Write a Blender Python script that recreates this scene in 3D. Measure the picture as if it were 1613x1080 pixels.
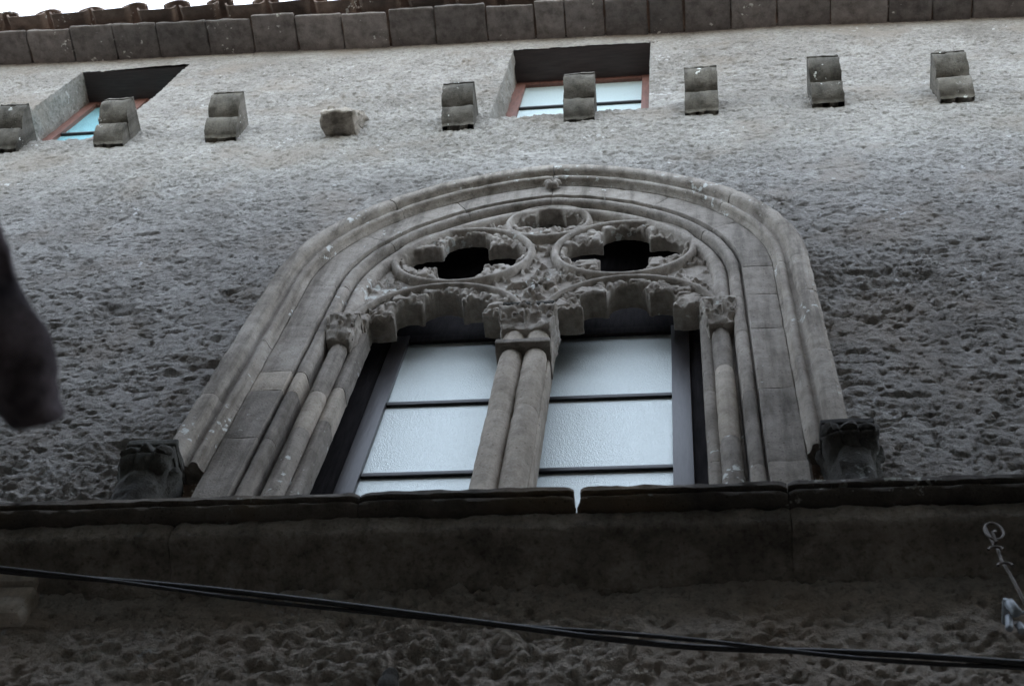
import bpy, bmesh, math, random
import numpy as np
from mathutils import Matrix, Vector

for o in list(bpy.data.objects):
    bpy.data.objects.remove(o)
SC = bpy.context.scene
COL = SC.collection
ZO = 1.6            # eye height: everything below is measured from the eye, the ground is 1.6 m lower
R = math.radians

# ------------------------------------------------------------------ camera
cam = bpy.data.cameras.new('camera')
cam.sensor_width = 36.0
cam.lens = 2250.0 / 1613.0 * 36.0
cam.clip_start = 0.05
cam.clip_end = 2000
cam.dof.use_dof = True
cam.dof.focus_distance = 7.9
cam.dof.aperture_fstop = 4.8
camo = bpy.data.objects.new('camera', cam)
COL.objects.link(camo)
camo.matrix_world = Matrix((
    (0.9917246, 0.03966898, 0.12210113, 0.0),
    (0.08848187, -0.90030736, -0.42616618, -3.0),
    (0.09302297, 0.43344322, -0.89636695, ZO),
    (0, 0, 0, 1)))
SC.camera = camo

# ------------------------------------------------------------------ sky, sun, exposure
world = bpy.data.worlds.new('World')
SC.world = world
world.use_nodes = True
nt = world.node_tree
nt.nodes.clear()
sky = nt.nodes.new('ShaderNodeTexSky')
sky.sky_type = 'NISHITA'
sky.sun_disc = False
sky.sun_elevation = R(24)
sky.sun_rotation = R(20)
sky.air_density = 1.3
sky.dust_density = 4.0
sky.ozone_density = 1.0
hs = nt.nodes.new('ShaderNodeHueSaturation')
hs.inputs['Saturation'].default_value = 0.52
hs.inputs['Value'].default_value = 1.0
bg = nt.nodes.new('ShaderNodeBackground')
bg.inputs['Strength'].default_value = 0.15
wo = nt.nodes.new('ShaderNodeOutputWorld')
nt.links.new(sky.outputs[0], hs.inputs['Color'])
nt.links.new(hs.outputs[0], bg.inputs['Color'])
nt.links.new(bg.outputs[0], wo.inputs['Surface'])

sl = bpy.data.lights.new('sun', 'SUN')
sl.energy = 0.8
sl.angle = R(20)
sl.color = (1.0, 0.95, 0.88)
so = bpy.data.objects.new('sun', sl)
COL.objects.link(so)
# the sun stands behind the palace: direction to the sun = azimuth 20 deg from +y towards +x, elevation 24
az, el = R(20), R(24)
to_sun = Vector((math.sin(az) * math.cos(el), math.cos(az) * math.cos(el), math.sin(el)))
so.rotation_euler = to_sun.to_track_quat('Z', 'Y').to_euler()
so.location = (0, 20, 30)

SC.render.engine = 'CYCLES'
SC.cycles.use_denoising = True
SC.view_settings.view_transform = 'Standard'
SC.view_settings.look = 'None'
SC.view_settings.gamma = 1.0
SC.view_settings.use_curve_mapping = False
SC.view_settings.exposure = 3.45

# ------------------------------------------------------------------ numpy noise
_rng = np.random.RandomState(7)
_P = np.concatenate([_rng.permutation(256)] * 3)
_T = _rng.rand(256)

def vnoise(x, y, z):
    x = np.asarray(x, float); y = np.asarray(y, float) + np.zeros_like(x); z = np.asarray(z, float) + np.zeros_like(x)
    ix, iy, iz = np.floor(x).astype(int), np.floor(y).astype(int), np.floor(z).astype(int)
    fx, fy, fz = x - ix, y - iy, z - iz
    fx = fx * fx * (3 - 2 * fx); fy = fy * fy * (3 - 2 * fy); fz = fz * fz * (3 - 2 * fz)
    ix &= 255; iy &= 255; iz &= 255
    def h(a, b, c):
        return _T[_P[_P[_P[(ix + a) & 255] + ((iy + b) & 255)] + ((iz + c) & 255)]]
    r = 0
    c00 = h(0, 0, 0) * (1 - fx) + h(1, 0, 0) * fx
    c10 = h(0, 1, 0) * (1 - fx) + h(1, 1, 0) * fx
    c01 = h(0, 0, 1) * (1 - fx) + h(1, 0, 1) * fx
    c11 = h(0, 1, 1) * (1 - fx) + h(1, 1, 1) * fx
    return (c00 * (1 - fy) + c10 * fy) * (1 - fz) + (c01 * (1 - fy) + c11 * fy) * fz

def fbm(x, y, z, oct=4, gain=0.5):
    s, a, t = 0, 1.0, 0
    for k in range(oct):
        s = s + a * vnoise(x * 2 ** k + 17.3 * k, y * 2 ** k + 5.1 * k, z * 2 ** k + 9.7 * k)
        t += a; a *= gain
    return s / t

def ridged(x, y, z, oct=3):
    s, a, t = 0, 1.0, 0
    for k in range(oct):
        n = 1 - np.abs(2 * vnoise(x * 2 ** k + 31.7 * k, y * 2 ** k + 3.3 * k, z * 2 ** k) - 1)
        s = s + a * n * n; t += a; a *= 0.55
    return s / t

# ------------------------------------------------------------------ materials
def newmat(name):
    m = bpy.data.materials.new(name); m.use_nodes = True
    n = m.node_tree.nodes; l = m.node_tree.links
    b = n['Principled BSDF']
    return m, n, l, b

def ramp(n, l, src, stops):
    r = n.new('ShaderNodeValToRGB')
    e = r.color_ramp.elements
    e[0].position, e[0].color = stops[0][0], (*stops[0][1], 1)
    e[1].position, e[1].color = stops[-1][0], (*stops[-1][1], 1)
    for p, c in stops[1:-1]:
        k = e.new(p); k.color = (*c, 1)
    l.new(src, r.inputs[0])
    return r.outputs[0]

def noise(n, l, vec, scale, detail=4, rough=0.6, typ=None):
    t = n.new('ShaderNodeTexNoise')
    t.inputs['Scale'].default_value = scale
    t.inputs['Detail'].default_value = detail
    t.inputs['Roughness'].default_value = rough
    l.new(vec, t.inputs['Vector'])
    return t.outputs['Fac']

def mixc(n, l, fac, a, b, mode='MIX'):
    m = n.new('ShaderNodeMix'); m.data_type = 'RGBA'; m.blend_type = mode
    for sock, v in ((m.inputs[0], fac), (m.inputs[6], a), (m.inputs[7], b)):
        if isinstance(v, (int, float)):
            sock.default_value = v
        elif isinstance(v, tuple):
            sock.default_value = (*v, 1)
        else:
            l.new(v, sock)
    return m.outputs[2]

def gpos(n):
    g = n.new('ShaderNodeNewGeometry')
    return g.outputs['Position']

def stone(name, base, dark, light, rough=0.92, lichen=0.0, lichen_col=(0.62, 0.63, 0.6), bump=0.25, scale=1.0, rnd=0.25, warm=None, pores=True, bounce_tint=None, streak=0.0, grit=0.0):
    m, n, l, b = newmat(name)
    p = gpos(n)
    big = noise(n, l, p, 2.2 * scale, 4, 0.6)
    mid = noise(n, l, p, 14 * scale, 5, 0.65)
    fine = noise(n, l, p, 90 * scale, 4, 0.7)
    c = ramp(n, l, big, [(0.3, dark), (0.5, base), (0.72, light)])
    c2 = ramp(n, l, mid, [(0.3, (0.62, 0.61, 0.6)), (0.55, (1, 1, 1)), (0.75, (1.18, 1.17, 1.15))])
    c = mixc(n, l, 0.8, c, c2, 'MULTIPLY')
    c3 = ramp(n, l, fine, [(0.3, (0.75, 0.74, 0.73)), (0.6, (1.05, 1.05, 1.05))])
    c = mixc(n, l, 0.7, c, c3, 'MULTIPLY')
    if grit:
        sp = noise(n, l, p, 42, 3, 0.65)
        spc = ramp(n, l, sp, [(0.34, (0.55, 0.54, 0.53)), (0.46, (0.97, 0.97, 0.97)), (0.62, (1.05, 1.05, 1.05)), (0.72, (1.18, 1.17, 1.16))])
        c = mixc(n, l, 0.8, c, spc, 'MULTIPLY')
        bt = noise(n, l, p, 0.55, 4, 0.6)
        btc = ramp(n, l, bt, [(0.3, (0.78, 0.765, 0.75)), (0.5, (1, 1, 1)), (0.7, (1.14, 1.14, 1.15))])
        c = mixc(n, l, 1.0, c, btc, 'MULTIPLY')
    if warm is not None:
        wn = noise(n, l, p, 1.3 * scale, 3, 0.55)
        wf = ramp(n, l, wn, [(0.52, (0, 0, 0)), (0.66, (1, 1, 1))])
        c = mixc(n, l, wf, c, mixc(n, l, 0.65, c, warm))
    if streak:
        mp = n.new('ShaderNodeMapping'); mp.inputs['Scale'].default_value = (11, 11, 1.1)
        l.new(p, mp.inputs['Vector'])
        st = noise(n, l, mp.outputs[0], 1.0, 5, 0.65)
        sc_ = ramp(n, l, st, [(0.34, (1 - streak, 1 - streak * 1.02, 1 - streak * 1.05)), (0.52, (1, 1, 1)), (0.75, (1.1, 1.1, 1.1))])
        c = mixc(n, l, 1.0, c, sc_, 'MULTIPLY')
    if bounce_tint is not None:  # painted bounce light: lighter, warmer base colour low on the wall
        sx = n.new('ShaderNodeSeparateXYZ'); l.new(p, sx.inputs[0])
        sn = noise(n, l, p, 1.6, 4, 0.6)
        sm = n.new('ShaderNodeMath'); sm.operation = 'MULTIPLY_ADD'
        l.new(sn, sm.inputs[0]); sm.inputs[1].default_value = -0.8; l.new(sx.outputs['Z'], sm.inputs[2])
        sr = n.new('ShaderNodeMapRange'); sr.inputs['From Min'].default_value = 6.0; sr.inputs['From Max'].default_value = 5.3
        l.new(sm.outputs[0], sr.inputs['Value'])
        c = mixc(n, l, sr.outputs[0], c, mixc(n, l, 1.0, c, bounce_tint, 'MULTIPLY'))
    if rnd:
        oi = n.new('ShaderNodeObjectInfo')
        rv = ramp(n, l, oi.outputs['Random'], [(0.0, (1 - rnd,) * 3), (1.0, (1 + rnd, 1 + rnd * 0.97, 1 + rnd * 0.9))])
        c = mixc(n, l, 1.0, c, rv, 'MULTIPLY')
    if lichen:
        ln = noise(n, l, p, 26, 3, 0.55)
        ln2 = noise(n, l, p, 3.0, 2, 0.5)
        mm = n.new('ShaderNodeMath'); mm.operation = 'MULTIPLY'
        l.new(ln, mm.inputs[0]); l.new(ln2, mm.inputs[1])
        lf = ramp(n, l, mm.outputs[0], [(0.41 - 0.07 * lichen, (0, 0, 0)), (0.45 - 0.07 * lichen, (1, 1, 1))])
        c = mixc(n, l, lf, c, lichen_col)
    if pores:
        v = n.new('ShaderNodeTexVoronoi'); v.inputs['Scale'].default_value = 30 * scale
        l.new(p, v.inputs['Vector'])
        pn = noise(n, l, p, 6.0, 2, 0.5)
        s = n.new('ShaderNodeMath'); s.operation = 'MULTIPLY_ADD'
        l.new(pn, s.inputs[0]); s.inputs[1].default_value = -0.22; l.new(v.outputs['Distance'], s.inputs[2])
        pf = ramp(n, l, s.outputs[0], [(-0.0, (0.62, 0.60, 0.58)), (0.03, (1, 1, 1))])
        c = mixc(n, l, 1.0, c, pf, 'MULTIPLY')
    l.new(c, b.inputs['Base Color'])
    b.inputs['Roughness'].default_value = rough
    b.inputs['Specular IOR Level'].default_value = 0.2
    bp = n.new('ShaderNodeBump'); bp.inputs['Strength'].default_value = bump; bp.inputs['Distance'].default_value = 0.02
    hs_ = n.new('ShaderNodeMath'); hs_.operation = 'MULTIPLY_ADD'
    l.new(mid, hs_.inputs[0]); hs_.inputs[1].default_value = 1.2; l.new(fine, hs_.inputs[2])
    if grit:
        gn = noise(n, l, p, 34, 8, 0.78)
        gm = n.new('ShaderNodeMath'); gm.operation = 'MULTIPLY_ADD'
        l.new(gn, gm.inputs[0]); gm.inputs[1].default_value = grit; l.new(hs_.outputs[0], gm.inputs[2])
        bp.inputs['Distance'].default_value = 0.035
        l.new(gm.outputs[0], bp.inputs['Height'])
    else:
        l.new(hs_.outputs[0], bp.inputs['Height'])
    l.new(bp.outputs[0], b.inputs['Normal'])
    return m

def plain(name, col, rough=0.6, metallic=0.0, var=0.25, scale=20, bump=0.15, spec=0.5, stretch=None):
    m, n, l, b = newmat(name)
    p = gpos(n)
    if stretch:
        mp = n.new('ShaderNodeMapping'); mp.inputs['Scale'].default_value = stretch
        l.new(p, mp.inputs['Vector']); p = mp.outputs[0]
    f = noise(n, l, p, scale, 5, 0.65)
    lo = tuple(c * (1 - var) for c in col); hi = tuple(min(1, c * (1 + var)) for c in col)
    c = ramp(n, l, f, [(0.3, lo), (0.7, hi)])
    l.new(c, b.inputs['Base Color'])
    b.inputs['Roughness'].default_value = rough
    b.inputs['Metallic'].default_value = metallic
    b.inputs['Specular IOR Level'].default_value = spec
    bp = n.new('ShaderNodeBump'); bp.inputs['Strength'].default_value = bump; bp.inputs['Distance'].default_value = 0.01
    l.new(f, bp.inputs['Height']); l.new(bp.outputs[0], b.inputs['Normal'])
    return m

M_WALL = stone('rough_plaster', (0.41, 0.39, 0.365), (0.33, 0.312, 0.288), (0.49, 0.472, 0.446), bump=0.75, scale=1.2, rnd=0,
               lichen=0.22, lichen_col=(0.58, 0.57, 0.56), warm=(0.33, 0.29, 0.25), pores=False, bounce_tint=(1.4, 1.31, 1.22), grit=1.6)  # plaster below the sill is lightened in colour to stand in for bounce light
M_BAND = stone('brown_mortar', (0.33, 0.295, 0.255), (0.18, 0.16, 0.138), (0.45, 0.405, 0.35), bump=0.6, rnd=0, pores=False, grit=1.0, streak=0.35)
M_STONE = stone('carved_tuff', (0.335, 0.303, 0.268), (0.25, 0.225, 0.195), (0.41, 0.376, 0.337), rnd=0.16, lichen=0.1, bump=0.35, streak=0.45)
M_HOOD = stone('lichened_tuff', (0.35, 0.315, 0.275), (0.255, 0.228, 0.195), (0.445, 0.412, 0.37), rnd=0.16, lichen=0.7, bump=0.4, streak=0.5)
M_PALE = stone('pale_tuff', (0.50, 0.445, 0.38), (0.40, 0.355, 0.295), (0.58, 0.525, 0.455), rnd=0.05, bump=0.3, streak=0.2)
M_TRAC = stone('tracery_stone', (0.42, 0.38, 0.335), (0.285, 0.252, 0.215), (0.52, 0.48, 0.435), rnd=0.0, lichen=0.25, streak=0.3, bump=0.3, scale=1.6, pores=False)
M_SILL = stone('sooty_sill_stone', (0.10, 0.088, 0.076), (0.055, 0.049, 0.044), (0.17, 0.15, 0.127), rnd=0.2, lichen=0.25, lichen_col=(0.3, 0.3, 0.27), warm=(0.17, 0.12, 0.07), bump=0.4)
M_BLACK = stone('blackened_stone', (0.05, 0.047, 0.042), (0.03, 0.028, 0.026), (0.10, 0.10, 0.09), rnd=0.0, lichen=0.35, lichen_col=(0.2, 0.21, 0.2), bump=0.4)
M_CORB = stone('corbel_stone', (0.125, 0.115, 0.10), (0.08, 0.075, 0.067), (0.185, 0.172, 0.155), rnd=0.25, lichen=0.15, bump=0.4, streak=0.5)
M_SOFF = stone('eave_slab_clay', (0.215, 0.20, 0.195), (0.17, 0.158, 0.152), (0.26, 0.243, 0.235), rnd=0.28, lichen=0.15, streak=0.3, bump=0.4, pores=False)
M_TILE = stone('roof_tile_clay', (0.15, 0.115, 0.098), (0.09, 0.076, 0.07), (0.22, 0.175, 0.15), rnd=0.25, bump=0.3, lichen=0.2, pores=False)
M_WOOD = plain('dark_stained_wood', (0.024, 0.021, 0.022), 0.8, spec=0.06, var=0.45, scale=9, stretch=(6, 6, 0.7), bump=0.25)
M_STILE = plain('grey_brown_wood', (0.055, 0.05, 0.052), 0.4, var=0.3, scale=9, stretch=(6, 6, 0.7), bump=0.15)
M_BAR = plain('black_glazing_bar', (0.018, 0.018, 0.02), 0.45, var=0.2)
M_RED = plain('red_brown_wood', (0.15, 0.068, 0.052), 0.55, var=0.4, scale=9, stretch=(5, 5, 0.8))
M_LINT = plain('dark_brown_lintel_wood', (0.042, 0.032, 0.031), 0.7, var=0.35, scale=8, stretch=(0.7, 6, 6))
M_ROOM = plain('dark_room', (0.02, 0.02, 0.02), 0.9, var=0.1)
M_CABLE = plain('black_rubber', (0.016, 0.016, 0.018), 0.5, var=0.2)
M_IRON = plain('rusty_iron', (0.11, 0.092, 0.08), 0.6, metallic=0.2, var=0.4, scale=40)
M_GALV = plain('galvanised_metal', (0.3, 0.33, 0.36), 0.5, metallic=0.3, var=0.25, scale=60)
M_ARM = stone('weathered_dark_timber', (0.10, 0.082, 0.09), (0.035, 0.03, 0.036), (0.2, 0.165, 0.18), rnd=0, scale=6, bump=0.4, pores=False)
M_GROUND = stone('street_paving', (0.22, 0.2, 0.175), (0.16, 0.145, 0.127), (0.28, 0.255, 0.225), rnd=0, bump=0.3)
M_NEIGH = stone('grey_plaster', (0.29, 0.265, 0.235), (0.235, 0.215, 0.19), (0.35, 0.32, 0.285), rnd=0, bump=0.3, pores=False)

def glass_mat(name, tint, ior, rough, diff):
    m, n, l, b = newmat(name)
    p = gpos(n)
    mp = n.new('ShaderNodeMapping'); mp.inputs['Scale'].default_value = (1, 1, 0.75)
    l.new(p, mp.inputs['Vector'])
    f1 = noise(n, l, mp.outputs[0], 95, 3, 0.7)
    f2 = noise(n, l, mp.outputs[0], 190, 2, 0.6)
    c = ramp(n, l, f1, [(0.3, tuple(t * diff * 0.75 for t in tint)), (0.7, tuple(t * diff * 1.2 for t in tint))])
    l.new(c, b.inputs['Base Color'])
    b.inputs['Roughness'].default_value = rough
    b.inputs['IOR'].default_value = ior
    b.inputs['Specular Tint'].default_value = (*tint, 1)
    bp = n.new('ShaderNodeBump'); bp.inputs['Strength'].default_value = 0.5; bp.inputs['Distance'].default_value = 0.006
    a = n.new('ShaderNodeMath'); a.operation = 'ADD'
    l.new(f1, a.inputs[0]); l.new(f2, a.inputs[1]); l.new(a.outputs[0], bp.inputs['Height'])
    l.new(bp.outputs[0], b.inputs['Normal'])
    return m
M_GLASS = glass_mat('hammered_obscure_glass', (0.93, 1.0, 0.97), 6.0, 0.36, 0.26)
M_GLASS3 = glass_mat('pale_obscure_glass', (0.85, 1.0, 1.0), 5.5, 0.3, 0.5)
M_GLASS2 = glass_mat('blue_obscure_glass', (0.5, 0.93, 1.0), 5.0, 0.2, 0.4)

# ------------------------------------------------------------------ object helpers
def tag(o, label=None, cat=None, group=None, kind=None):
    if label: o['label'] = label
    if cat: o['category'] = cat
    if group: o['group'] = group
    if kind: o['kind'] = kind
    return o

def empty(name, loc=(0, 0, 0), parent=None):
    o = bpy.data.objects.new(name, None)
    COL.objects.link(o)
    o.location = loc
    o.empty_display_size = 0.2
    if parent: o.parent = parent
    return o

def link(name, me, parent=None, loc=(0, 0, 0), rot=(0, 0, 0)):
    o = bpy.data.objects.new(name, me)
    COL.objects.link(o)
    o.location = loc
    o.rotation_euler = rot
    if parent: o.parent = parent
    return o

def build(name, V, F, mat, parent=None, angle=42, loc=None, rot=(0, 0, 0)):
    """V in eye-relative coordinates unless loc is given (then local)."""
    V = np.asarray(V, float).copy()
    if loc is None:
        # origin at the middle of the base
        c = np.array([(V[:, 0].min() + V[:, 0].max()) / 2, (V[:, 1].min() + V[:, 1].max()) / 2, V[:, 2].min()])
        V -= c
        loc = (c[0], c[1], c[2] + ZO)
    me = bpy.data.meshes.new(name)
    if isinstance(F, np.ndarray):
        me.vertices.add(len(V)); me.vertices.foreach_set('co', V.ravel())
        k = F.shape[1]
        me.loops.add(F.size); me.loops.foreach_set('vertex_index', F.astype(np.int32).ravel())
        me.polygons.add(len(F)); me.polygons.foreach_set('loop_start', np.arange(0, F.size, k, dtype=np.int32))
        me.update(calc_edges=True); me.validate()
    else:
        me.from_pydata([tuple(v) for v in V], [], F)
        me.update()
    me.materials.append(mat)
    me.shade_smooth()
    if angle < 179:
        me.set_sharp_from_angle(angle=R(angle))
    return link(name, me, parent, loc, rot)

def fix_normals(o):
    bm = bmesh.new(); bm.from_mesh(o.data)
    bmesh.ops.recalc_face_normals(bm, faces=bm.faces)
    bm.to_mesh(o.data); bm.free()
    return o

def box_bm(x0, x1, y0, y1, z0, z1, bevel=0.0, cuts=0):
    bm = bmesh.new()
    bmesh.ops.create_cube(bm, size=1)
    for v in bm.verts:
        v.co = Vector(((x0 + x1) / 2 + v.co.x * (x1 - x0), (y0 + y1) / 2 + v.co.y * (y1 - y0), (z0 + z1) / 2 + v.co.z * (z1 - z0)))
    if bevel:
        bmesh.ops.bevel(bm, geom=list(bm.edges), offset=bevel, segments=2, affect='EDGES', profile=0.6)
    if cuts:
        bmesh.ops.subdivide_edges(bm, edges=list(bm.edges), cuts=cuts, use_grid_fill=True)
    return bm

def bm_arrays(bm):
    bm.verts.ensure_lookup_table(); bm.normal_update()
    V = np.array([v.co[:] for v in bm.verts]); N = np.array([v.normal[:] for v in bm.verts])
    F = [[v.index for v in f.verts] for f in bm.faces]
    bm.free()
    return V, N, F

def box(name, x0, x1, y0, y1, z0, z1, mat, parent=None, bevel=0.004):
    V, N, F = bm_arrays(box_bm(x0, x1, y0, y1, z0, z1, bevel))
    return build(name, V, F, mat, parent, angle=35)

def rough_box(name, x0, x1, y0, y1, z0, z1, mat, parent=None, bevel=0.01, cuts=5, amp=0.006, freq=22, shape=None):
    V, N, F = bm_arrays(box_bm(x0, x1, y0, y1, z0, z1, bevel, cuts))
    if shape is not None:
        V = shape(V)
    d = (fbm(V[:, 0] * freq, V[:, 1] * freq, V[:, 2] * freq, 3) - 0.5) * 2 * amp
    V = V + N * d[:, None]
    return build(name, V, F, mat, parent, angle=50)

def tube(path, rad, n=10, cap=True):
    P = np.asarray(path, float); m = len(P)
    rad = np.zeros(m) + rad
    T = np.gradient(P, axis=0); T /= np.linalg.norm(T, axis=1)[:, None]
    up = np.array([0.13, 0.31, 0.94])
    V = []
    for i in range(m):
        a = np.cross(T[i], up); a /= np.linalg.norm(a); b = np.cross(T[i], a)
        for k in range(n):
            t = 2 * math.pi * k / n
            V.append(P[i] + rad[i] * (a * math.cos(t) + b * math.sin(t)))
    F = []
    for i in range(m - 1):
        for k in range(n):
            k2 = (k + 1) % n
            F.append([i * n + k, i * n + k2, (i + 1) * n + k2, (i + 1) * n + k])
    if cap:
        F.append(list(range(n))[::-1]); F.append([(m - 1) * n + k for k in range(n)])
    return np.array(V), F

def merge(parts):
    V, F, o = [], [], 0
    for v, f in parts:
        V.append(np.asarray(v, float)); F += [[i + o for i in q] for q in f]; o += len(v)
    return np.concatenate(V), F

def copy_obj(o, loc, parent=None, rot=None, name=None):
    c = o.copy()
    COL.objects.link(c)
    c.location = loc
    if rot is not None: c.rotation_euler = rot
    if parent: c.parent = parent
    return c

# ------------------------------------------------------------------ measures of the palace front (metres from the eye)
XC = -0.81           # axis of the big window
E_, ZS = 0.2, 7.15   # pointed arch: centre offset and springing height
EAVE_X = np.array([-14, -6.4, -5.1, -3.86, -2.06, -0.35, 1.27, 2.88, 10.0])
EAVE_Z = np.array([13.40, 12.94, 12.85, 12.74, 12.61, 12.49, 12.38, 12.23, 11.6])
def eave(x): return np.interp(x, EAVE_X, EAVE_Z)
W1 = (-1.40, -0.215, 10.19, 12.22)     # upper window in the middle: x0,x1,z0,z1
W2 = (-5.41, -4.385, 10.30, 12.46)     # upper window at the left
REV = 0.31

def in_arch(u, z, a):
    """>0 inside the arch outline of half width a."""
    u = np.abs(u)
    d_arc = (a + E_) - np.hypot(u + E_, z - ZS)
    return np.where(z > ZS, d_arc, a - u)

# ------------------------------------------------------------------ ground, street
g = build('street', [(-150, -150, -1.6), (150, -150, -1.6), (150, 150, -1.6), (-150, 150, -1.6)], [[0, 1, 2, 3]], M_GROUND)
tag(g, kind='structure')

# ------------------------------------------------------------------ the palace
palace = empty('palace_building')
tag(palace, 'old palace front of rough grey plaster with a traceried gothic window', 'building')

def billow(x, y, z, oct=3, gain=0.5):
    s_, a, t = 0, 1.0, 0
    for k in range(oct):
        s_ = s_ + a * np.abs(2 * vnoise(x * 2.1 ** k + 13.7 * k, y * 2.1 ** k + 7.9 * k, z + 3.1 * k) - 1); t += a; a *= gain
    return s_ / t

def wall_relief(x, z, y=0.0):
    low = np.clip((7.4 - z) / 3.0, 0, 1)                    # the plaster is coarser lower down
    smooth = np.clip((eave(x) - z) / 0.6, 0.25, 1)
    smooth = smooth * np.clip(np.abs(z - 4.36) / 0.12, 0.25, 1)   # smoothed mortar under the course
    patch = np.clip(fbm(x * 1.1, z * 1.0, 77.0, 4) * 3.4 - 1.0, 0.2, 1.5)
    wx = (fbm(x * 5, z * 5, 31.0, 3) - 0.5) * 0.22
    b1 = 0.5 * (billow((x + wx) * 27, (z - wx) * 34, 3.0, 2, 0.7) - 0.4) + 1.25 * (fbm((x + wx) * 19, (z + wx) * 28, 23.0, 3, 0.65) - 0.5)
    b2 = fbm((x - wx) * 36, (z + wx) * 40, 8.0, 2, 0.7) - 0.5
    n2 = fbm(x * 4.2, z * 5.5, 11.0, 3) - 0.5
    n4 = fbm(x * 1.1, z * 1.3, 40.0, 2) - 0.5
    pit = np.clip(fbm(x * 22, z * 34, 51.0, 3, 0.6) - 0.60, 0, 1)
    cav = np.clip(fbm(x * 3.2, z * 8.0, 61.0, 4, 0.55) - 0.64, 0, 1) * np.clip((9.0 - z) / 2, 0, 1)
    d = (b1 * (0.012 + 0.017 * low) * patch + b2 * (0.024 + 0.006 * low) * (0.5 + 0.5 * patch) - pit * (0.075 + 0.03 * low) - cav * 0.16) * smooth + n2 * (0.008 + 0.016 * low) + n4 * 0.03
    crack = np.abs(z - (11.27 + 0.05 * x + 0.09 * (fbm(x * 6, 0 * x, 5.0, 3) - 0.5)))
    d = d - 0.03 * np.exp(-(crack / 0.014) ** 2) * ((x > 0.4) & (x < 1.55)) * (fbm(x * 7, 0 * x, 15.0, 2) > 0.42)
    return d

def wall_mesh():
    step = 0.0098
    def axis(a, b, marks):
        pts = [a] + sorted(m for m in marks if a < m < b) + [b]
        out = []
        for p, q in zip(pts[:-1], pts[1:]):
            out += list(np.linspace(p, q, max(1, int(round((q - p) / step))) + 1))[:-1]
        return np.array(out + [b])
    xs = axis(-7.6, 3.7, [W1[0], W1[1], W2[0], W2[1]])
    zs = axis(3.4, 13.0, [W1[2], W1[3], W2[2], W2[3]])
    X, Z = np.meshgrid(xs, zs)
    Y = -wall_relief(X, Z)
    V = np.stack([X, Y, Z], -1).reshape(-1, 3)
    nx = len(xs)
    xm = (X[:-1, :-1] + X[1:, 1:]) / 2; zm = (Z[:-1, :-1] + Z[1:, 1:]) / 2
    keep = np.ones_like(xm, bool)
    keep &= ~((in_arch(xm - XC, zm, 1.40) > 0) & (zm > 4.35))
    for w in (W1, W2):
        keep &= ~((xm > w[0]) & (xm < w[1]) & (zm > w[2]) & (zm < w[3]))
    keep &= zm < eave(xm) + 0.12
    keep &= (xm > -2.4 - 0.436 * (zm - 3.7) - 0.8) & (xm < 1.0 + 0.224 * (zm - 3.7) + 0.8)
    i, j = np.nonzero(keep)
    b = i * nx + j
    F = np.stack([b, b + 1, b + nx + 1, b + nx], -1)
    Vs, Fs, off = [V], [F], len(V)
    def grid(P):
        nonlocal off
        h, w = P.shape[:2]
        ii, jj = np.meshgrid(np.arange(h - 1), np.arange(w - 1), indexing='ij')
        bb = (ii * w + jj).ravel()
        Vs.append(P.reshape(-1, 3)); Fs.append(np.stack([bb, bb + 1, bb + w + 1, bb + w], -1) + off)
        off += h * w
    # reveals of the two upper windows (both cheeks and the sloping ledge)
    for w in (W1, W2):
        dep = np.linspace(0, 1, 22)
        zz = zs[(zs >= w[2] - 1e-6) & (zs <= w[3] + 1e-6)]
        for xe, s in ((w[0], 1), (w[1], -1)):
            D, ZZ = np.meshgrid(dep, zz)
            Y0 = -wall_relief(np.full_like(ZZ, xe), ZZ)
            yy = Y0 * (1 - D) + REV * D
            bulge = (fbm(yy * 14 + xe, ZZ * 14, 5.0, 3) - 0.5) * 0.028 * np.clip(D * 6, 0, 1)
            rnd_ = 0.035 * (1 - np.clip(D * 5, 0, 1)) ** 2
            xx = np.full_like(ZZ, xe) + s * bulge
            grid(np.stack([xx, yy, ZZ], -1))
        xx_ = xs[(xs >= w[0] - 1e-6) & (xs <= w[1] + 1e-6)]
        D, XX = np.meshgrid(dep, xx_)
        Y0 = -wall_relief(XX, np.full_like(XX, w[2]))
        yy = Y0 * (1 - D) + (REV + 0.05) * D
        grid(np.stack([XX, yy, w[2] + 0.05 * D * 0 + (fbm(XX * 12, yy * 12, 9.0, 3) - 0.5) * 0.02 * np.clip(D * 6, 0, 1)], -1))
    # plain continuation beyond the frame: sides, foot, flanks and back
    def quad(a, b_, c, d, n=2):
        s = np.linspace(0, 1, n); S, T = np.meshgrid(s, s)
        a, b_, c, d = map(np.array, (a, b_, c, d))
        P = (a[None, None] * ((1 - S) * (1 - T))[..., None] + b_[None, None] * (S * (1 - T))[..., None] + c[None, None] * (S * T)[..., None] + d[None, None] * ((1 - S) * T)[..., None])
        grid(P)
    quad((-60, 0, -1.6), (-7.6, 0, -1.6), (-7.6, 0, 13.0), (-60, 0, 13.3))
    quad((3.7, 0, -1.6), (60, 0, -1.6), (60, 0, 11.6), (3.7, 0, 12.1))
    quad((-7.6, 0, -1.6), (3.7, 0, -1.6), (3.7, 0, 3.41), (-7.6, 0, 3.41))
    quad((-7.6, 0.06, 3.41), (-2.9, 0.06, 3.41), (-6.9, 0.06, 13.0), (-7.6, 0.06, 13.0))
    quad((1.5, 0.06, 3.41), (3.7, 0.06, 3.41), (3.7, 0.06, 12.1), (3.4, 0.06, 12.1))
    quad((10, 9, -1.6), (-14, 9, -1.6), (-14, 9, 13.3), (10, 9, 11.6))
    quad((-14, 9, -1.6), (-14, 0, -1.6), (-14, 0, 13.3), (-14, 9, 13.3))
    quad((10, 0, -1.6), (10, 9, -1.6), (10, 9, 11.6), (10, 0, 11.6))
    return np.concatenate(Vs), np.concatenate(Fs)
V, F = wall_mesh()
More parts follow.
